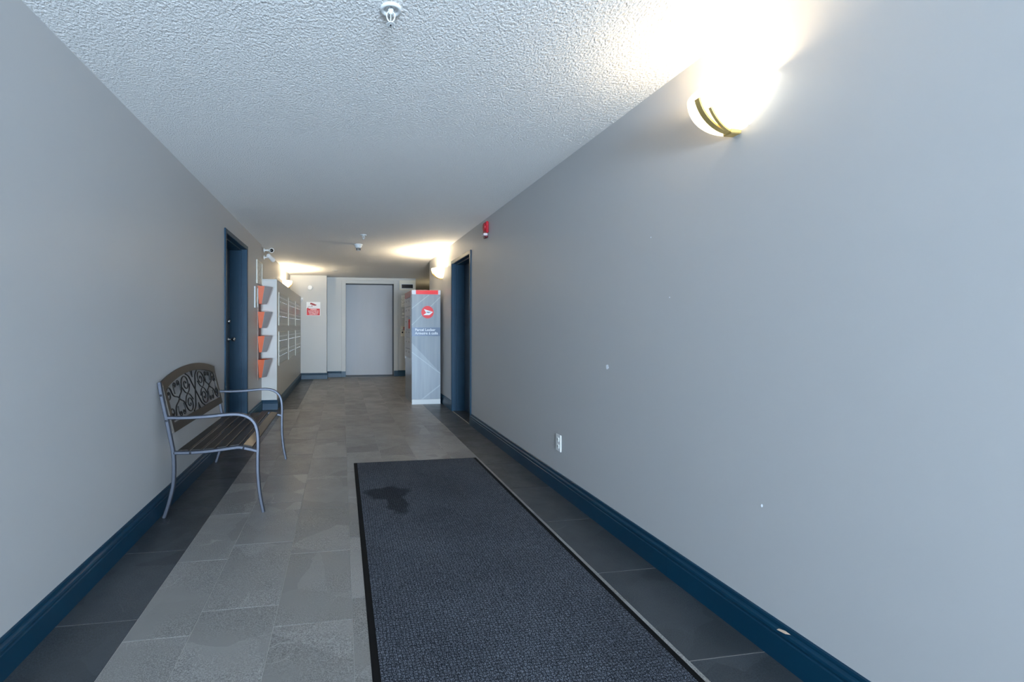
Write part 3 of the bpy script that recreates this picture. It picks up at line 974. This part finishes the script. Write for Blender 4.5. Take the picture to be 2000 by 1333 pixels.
cm_.prism([(-0.672, 1.680), (-0.662, 1.676), (-0.662, 1.640), (-0.672, 1.640)], 'y', sy, DB1 - 0.0035)
cm_.prism([(-0.765, 1.643), (-0.655, 1.643), (-0.655, 1.636), (-0.765, 1.636)], 'y', sy, DB1 - 0.0035)
sk.append(cm_.build('camera_symbol', mat('dark_red_print', lin(150, 34, 34), 0.5)))
for i, (tx, size) in enumerate((('PREMISES', 0.034), ('MONITORED BY', 0.032), ('SURVEILLANCE', 0.032), ('EQUIPMENT', 0.034))):
    sk.append(text_mesh('lettering', tx, size, SIGNTXT, (-0.634, sy - 0.0006, 1.562 - i * 0.0350), ROT_NEAR, None, align='CENTER', bold=0.0010, spacing=1.0))
into(sign, *sk)
tag(sign, 'red and white surveillance warning sign on the end wall', 'sign')
def dev(name, loc, label, cat, parts, group=None):
    r = empty(name, loc)
    into(r, *parts)
    return tag(r, label, cat, group)
tag(MB().lathe([(0, 0), (0.056, 0), (0.056, 0.012), (0.050, 0.020), (0, 0.022)], 28, (-0.712, DB1, 2.070), (0, -1, 0)).build('wall_disc', WHITE, smooth=False), 'small round white disc above the warning sign', 'wall disc')
wb = MB().box(-0.912, -0.862, DB1 - 0.028, DB1, 1.770, 1.840, 0.006).build('housing', WHITE)
wl = MB().box(-0.900, -0.874, DB1 - 0.030, DB1 - 0.027, 1.782, 1.800).build('lens', GREYP)
dev('wall_sensor', (-0.887, DB1, 1.77), 'small white wall sensor in the corner beyond the mailboxes', 'sensor', [wb, wl])
ip = MB().box(1.357, 1.752, DB2 - 0.018, DB2, 2.060, 2.300, 0.005).build('face_plate', OFFWHITE)
id_ = MB().box(1.410, 1.682, DB2 - 0.021, DB2 - 0.015, 2.108, 2.200).build('display', BLACK)
ib = MB()
ib.box(1.398, 1.410, DB2 - 0.024, DB2 - 0.016, 2.096, 2.212); ib.box(1.682, 1.694, DB2 - 0.024, DB2 - 0.016, 2.096, 2.212); ib.box(1.410, 1.682, DB2 - 0.024, DB2 - 0.016, 2.096, 2.108); ib.box(1.410, 1.682, DB2 - 0.024, DB2 - 0.016, 2.200, 2.212)
dev('floor_indicator', (1.555, DB2, 2.06), 'cream elevator floor indicator with dark display', 'indicator', [ip, id_, ib.build('bezel', WHITE_M)])
cp = MB().box(1.390, 1.490, DB2 - 0.008, DB2, 0.955, 1.200, 0.003).build('face_plate', OFFWHITE)
cb = [MB().lathe([(0, 0), (0.020, 0), (0.020, 0.006), (0.016, 0.009), (0, 0.009)], 16, (1.430, DB2 - 0.008, z), (0, -1, 0)).build('button', m_) for z, m_ in ((1.118, CHROME), (1.050, BLACK))]
cs = MB().box(1.452, 1.480, DB2 - 0.010, DB2 - 0.007, 1.10, 1.185).build('red_notice', RED_DIM)
dev('call_plate', (1.44, DB2, 0.955), 'cream elevator call plate with round buttons', 'call button', [cp, cs] + cb)
tag(MB().box(1.402, 1.600, DB2 - 0.003, DB2, 1.660, 1.945).build('paper_notice', PAPER), 'white paper notice taped beside the elevator behind the locker', 'notice')
s2 = MB()
kk = []
for z0, z1, x0, x1 in ((1.565, 1.600, 1.425, 1.452), (1.475, 1.520, 1.425, 1.478), (1.400, 1.432, 1.420, 1.500)):
    kk.append(MB().box(x0, x1, DB2 - 0.004, DB2, z0, z1, 0.001).build('tab', PAPER))
dev('sticker_column', (1.45, DB2, 1.40), 'three small pale stickers below the paper notice', 'stickers', kk)

# ---------------------------------------------------------------- ceiling devices
def sprinkler(x, d, scale, label):
    r = empty('sprinkler_head', (x, d, HC))
    esc = MB().lathe([(0.040, 0.0), (0.040, -0.004), (0.037, -0.009), (0.031, -0.010), (0.026, -0.006), (0.024, 0.006), (0.012, 0.006), (0.0, 0.006)], 32).build('escutcheon', WHITE_M, r, smooth=True)
    body = MB().lathe([(0.0, 0.006), (0.011, 0.006), (0.011, -0.010), (0.008, -0.014), (0.008, -0.020), (0.0, -0.020)], 16).build('body', WHITE_M, r, smooth=True)
    arms = MB()
    for s in (-1, 1):
        arms.sweep(smooth_path([(s * 0.009, 0, -0.012), (s * 0.015, 0, -0.024), (s * 0.012, 0, -0.040), (s * 0.003, 0, -0.050)], 4), rrect(0.002, 0.003, 0.0006), (0, 1, 0))
    arms.build('frame_arm', WHITE_M, r)
    MB().lathe([(0.0, -0.018), (0.0025, -0.018), (0.0025, -0.046), (0.006, -0.050), (0.006, -0.056), (0.0, -0.056)], 10).build('link_bulb', WHITE_M, r, smooth=True)
    df = MB()
    n = 12
    for i in range(n):
        a = 2 * math.pi * i / n; w_ = 0.0032
        c, s = math.cos(a), math.sin(a)
        pts = [(0.004 * c - w_ * s * .6, 0.004 * s + w_ * c * .6), (0.016 * c - w_ * s, 0.016 * s + w_ * c), (0.016 * c + w_ * s, 0.016 * s - w_ * c), (0.004 * c + w_ * s * .6, 0.004 * s - w_ * c * .6)]
        df.prism(pts, 'z', -0.0585, -0.0570)
    df.lathe([(0, -0.0590), (0.007, -0.0590), (0.007, -0.0560), (0, -0.0560)], 14)
    df.build('deflector', WHITE_M, r)
    MB().lathe([(0, -0.0615), (0.003, -0.0615), (0.003, -0.0588), (0, -0.0588)], 8).build('screw', DARK, r)
    r.scale = (scale,) * 3
    return tag(r, label, 'sprinkler', 'pendent ceiling sprinklers')
sprinkler(0.176, 1.760, 1.0, 'nearest sprinkler head at the top of the view')
sprinkler(0.268, 6.135, 1.0, 'far sprinkler head just in front of the smoke detector')
sd = empty('smoke_detector', (0.228, 6.86, HC))
MB().lathe([(0, 0), (0.060, 0), (0.060, -0.016), (0.054, -0.020), (0.0, -0.020)], 32).build('base', WHITE_M, sd)
MB().lathe([(0.050, -0.020), (0.048, -0.040), (0.034, -0.054), (0.0, -0.054)], 32).build('cover', WHITE_M, sd)
ch_ = MB()
for i in range(8):
    a = math.pi * i / 4
    ch_.box(0.026 * math.cos(a) - 0.004, 0.026 * math.cos(a) + 0.004, 0.026 * math.sin(a) - 0.004, 0.026 * math.sin(a) + 0.004, -0.084, -0.053)
ch_.build('sensor_vent', DARK, sd)
MB().lathe([(0.0, -0.090), (0.024, -0.090), (0.026, -0.085), (0.0, -0.084)], 24).build('sensor_cap', WHITE_M, sd)
tag(sd, 'white conical smoke detector on the ceiling', 'smoke detector')
cs_ = empty('concealed_sprinkler', (-0.148, 10.15, HC))
MB().lathe([(0, 0), (0.060, 0), (0.060, -0.004), (0.052, -0.007), (0, -0.007)], 28).build('cover_plate', WHITE_M, cs_)
MB().lathe([(0, -0.007), (0.022, -0.007), (0.022, -0.0085), (0, -0.0085)], 20).build('centre', GREYP, cs_)
tag(cs_, 'flat round sprinkler cover plate on the ceiling before the elevator', 'sprinkler cover')

# ---------------------------------------------------------------- security cameras
def bullet(loc, tgt, label):
    r = empty('security_camera', loc)
    o = Vector((0, 0, 0)); ax = (Vector(tgt) - Vector(loc)).normalized()
    base = MB().lathe([(0, 0), (0.030, 0), (0.030, 0.010), (0.020, 0.014), (0, 0.014)], 20, (0, 0, 0), (1, 0, 0)).build('mount', WHITE, r)
    c = Vector((0.095, 0.0, 0.0))
    arm = MB().sweep([(0.010, 0, 0), (0.050, 0, 0.004), tuple(c)], disc_section(0.011, 8), (0, 1, 0)).build('arm', WHITE, r)
    st = c - ax * 0.075
    body = MB().lathe([(0, 0), (0.024, 0.002), (0.030, 0.012), (0.031, 0.120), (0.034, 0.122), (0.034, 0.150), (0.029, 0.150), (0.027, 0.138), (0.0, 0.138)], 20, tuple(st), tuple(ax)).build('body', WHITE, r)
    lens = MB().lathe([(0, 0.1385), (0.025, 0.1385), (0.025, 0.142), (0.012, 0.146), (0, 0.148)], 18, tuple(st), tuple(ax)).build('lens', BLACK, r, smooth=True)
    return tag(r, label, 'camera', 'bullet security cameras over the mailboxes')
bullet((XL, 7.33, 2.300), (XL + 1.0, 4.6, 1.95), 'upper bullet security camera turned towards the viewer')
bullet((XL, 7.33, 2.195), (XL + 0.9, 9.2, 1.35), 'lower bullet security camera turned away and down')

# ---------------------------------------------------------------- fire alarm, outlet
al = empty('fire_alarm_strobe', (XR, 4.968, 2.14))
ab = MB().box(XR - 0.030, XR, 4.905, 5.030, 2.176, 2.300, 0.008).build('body', RED)
ah = MB().lathe([(0.0, 0), (0.044, 0), (0.040, 0.010), (0.0, 0.012)], 24, (XR - 0.030, 4.968, 2.245), (-1, 0, 0)).build('horn_grille', RED)
ast = MB().box(XR - 0.050, XR - 0.004, 4.930, 5.006, 2.150, 2.178, 0.006).build('strobe_lens', CLEARP)
abb = MB().box(XR - 0.034, XR, 4.930, 5.006, 2.128, 2.151, 0.006).build('strobe_base', mat('dark_red_plastic', lin(96, 26, 34), 0.4))
into(al, ab, ah, ast, abb)
tag(al, 'red fire alarm horn strobe high on the right wall', 'fire alarm')
ol = empty('power_outlet', (XR, 3.240, 0.292))
op = MB().box(XR - 0.007, XR, 3.200, 3.280, 0.292, 0.412, 0.003).build('cover_plate', WHITE)
kk = [op]
for z in (0.328, 0.376):
    so = MB().box(XR - 0.010, XR - 0.005, 3.223, 3.257, z - 0.015, z + 0.015, 0.003).build('socket', WHITE)
    sl = MB()
    sl.box(XR - 0.0106, XR - 0.0098, 3.231, 3.234, z - 0.006, z + 0.006); sl.box(XR - 0.0106, XR - 0.0098, 3.246, 3.249, z - 0.006, z + 0.006)
    sl.build('slot', DARK).parent = so
    kk.append(so)
into(ol, *kk)
tag(ol, 'white double power outlet low on the right wall', 'outlet')

# every part built in world measures under a part keeps its place
bpy.context.view_layer.update()
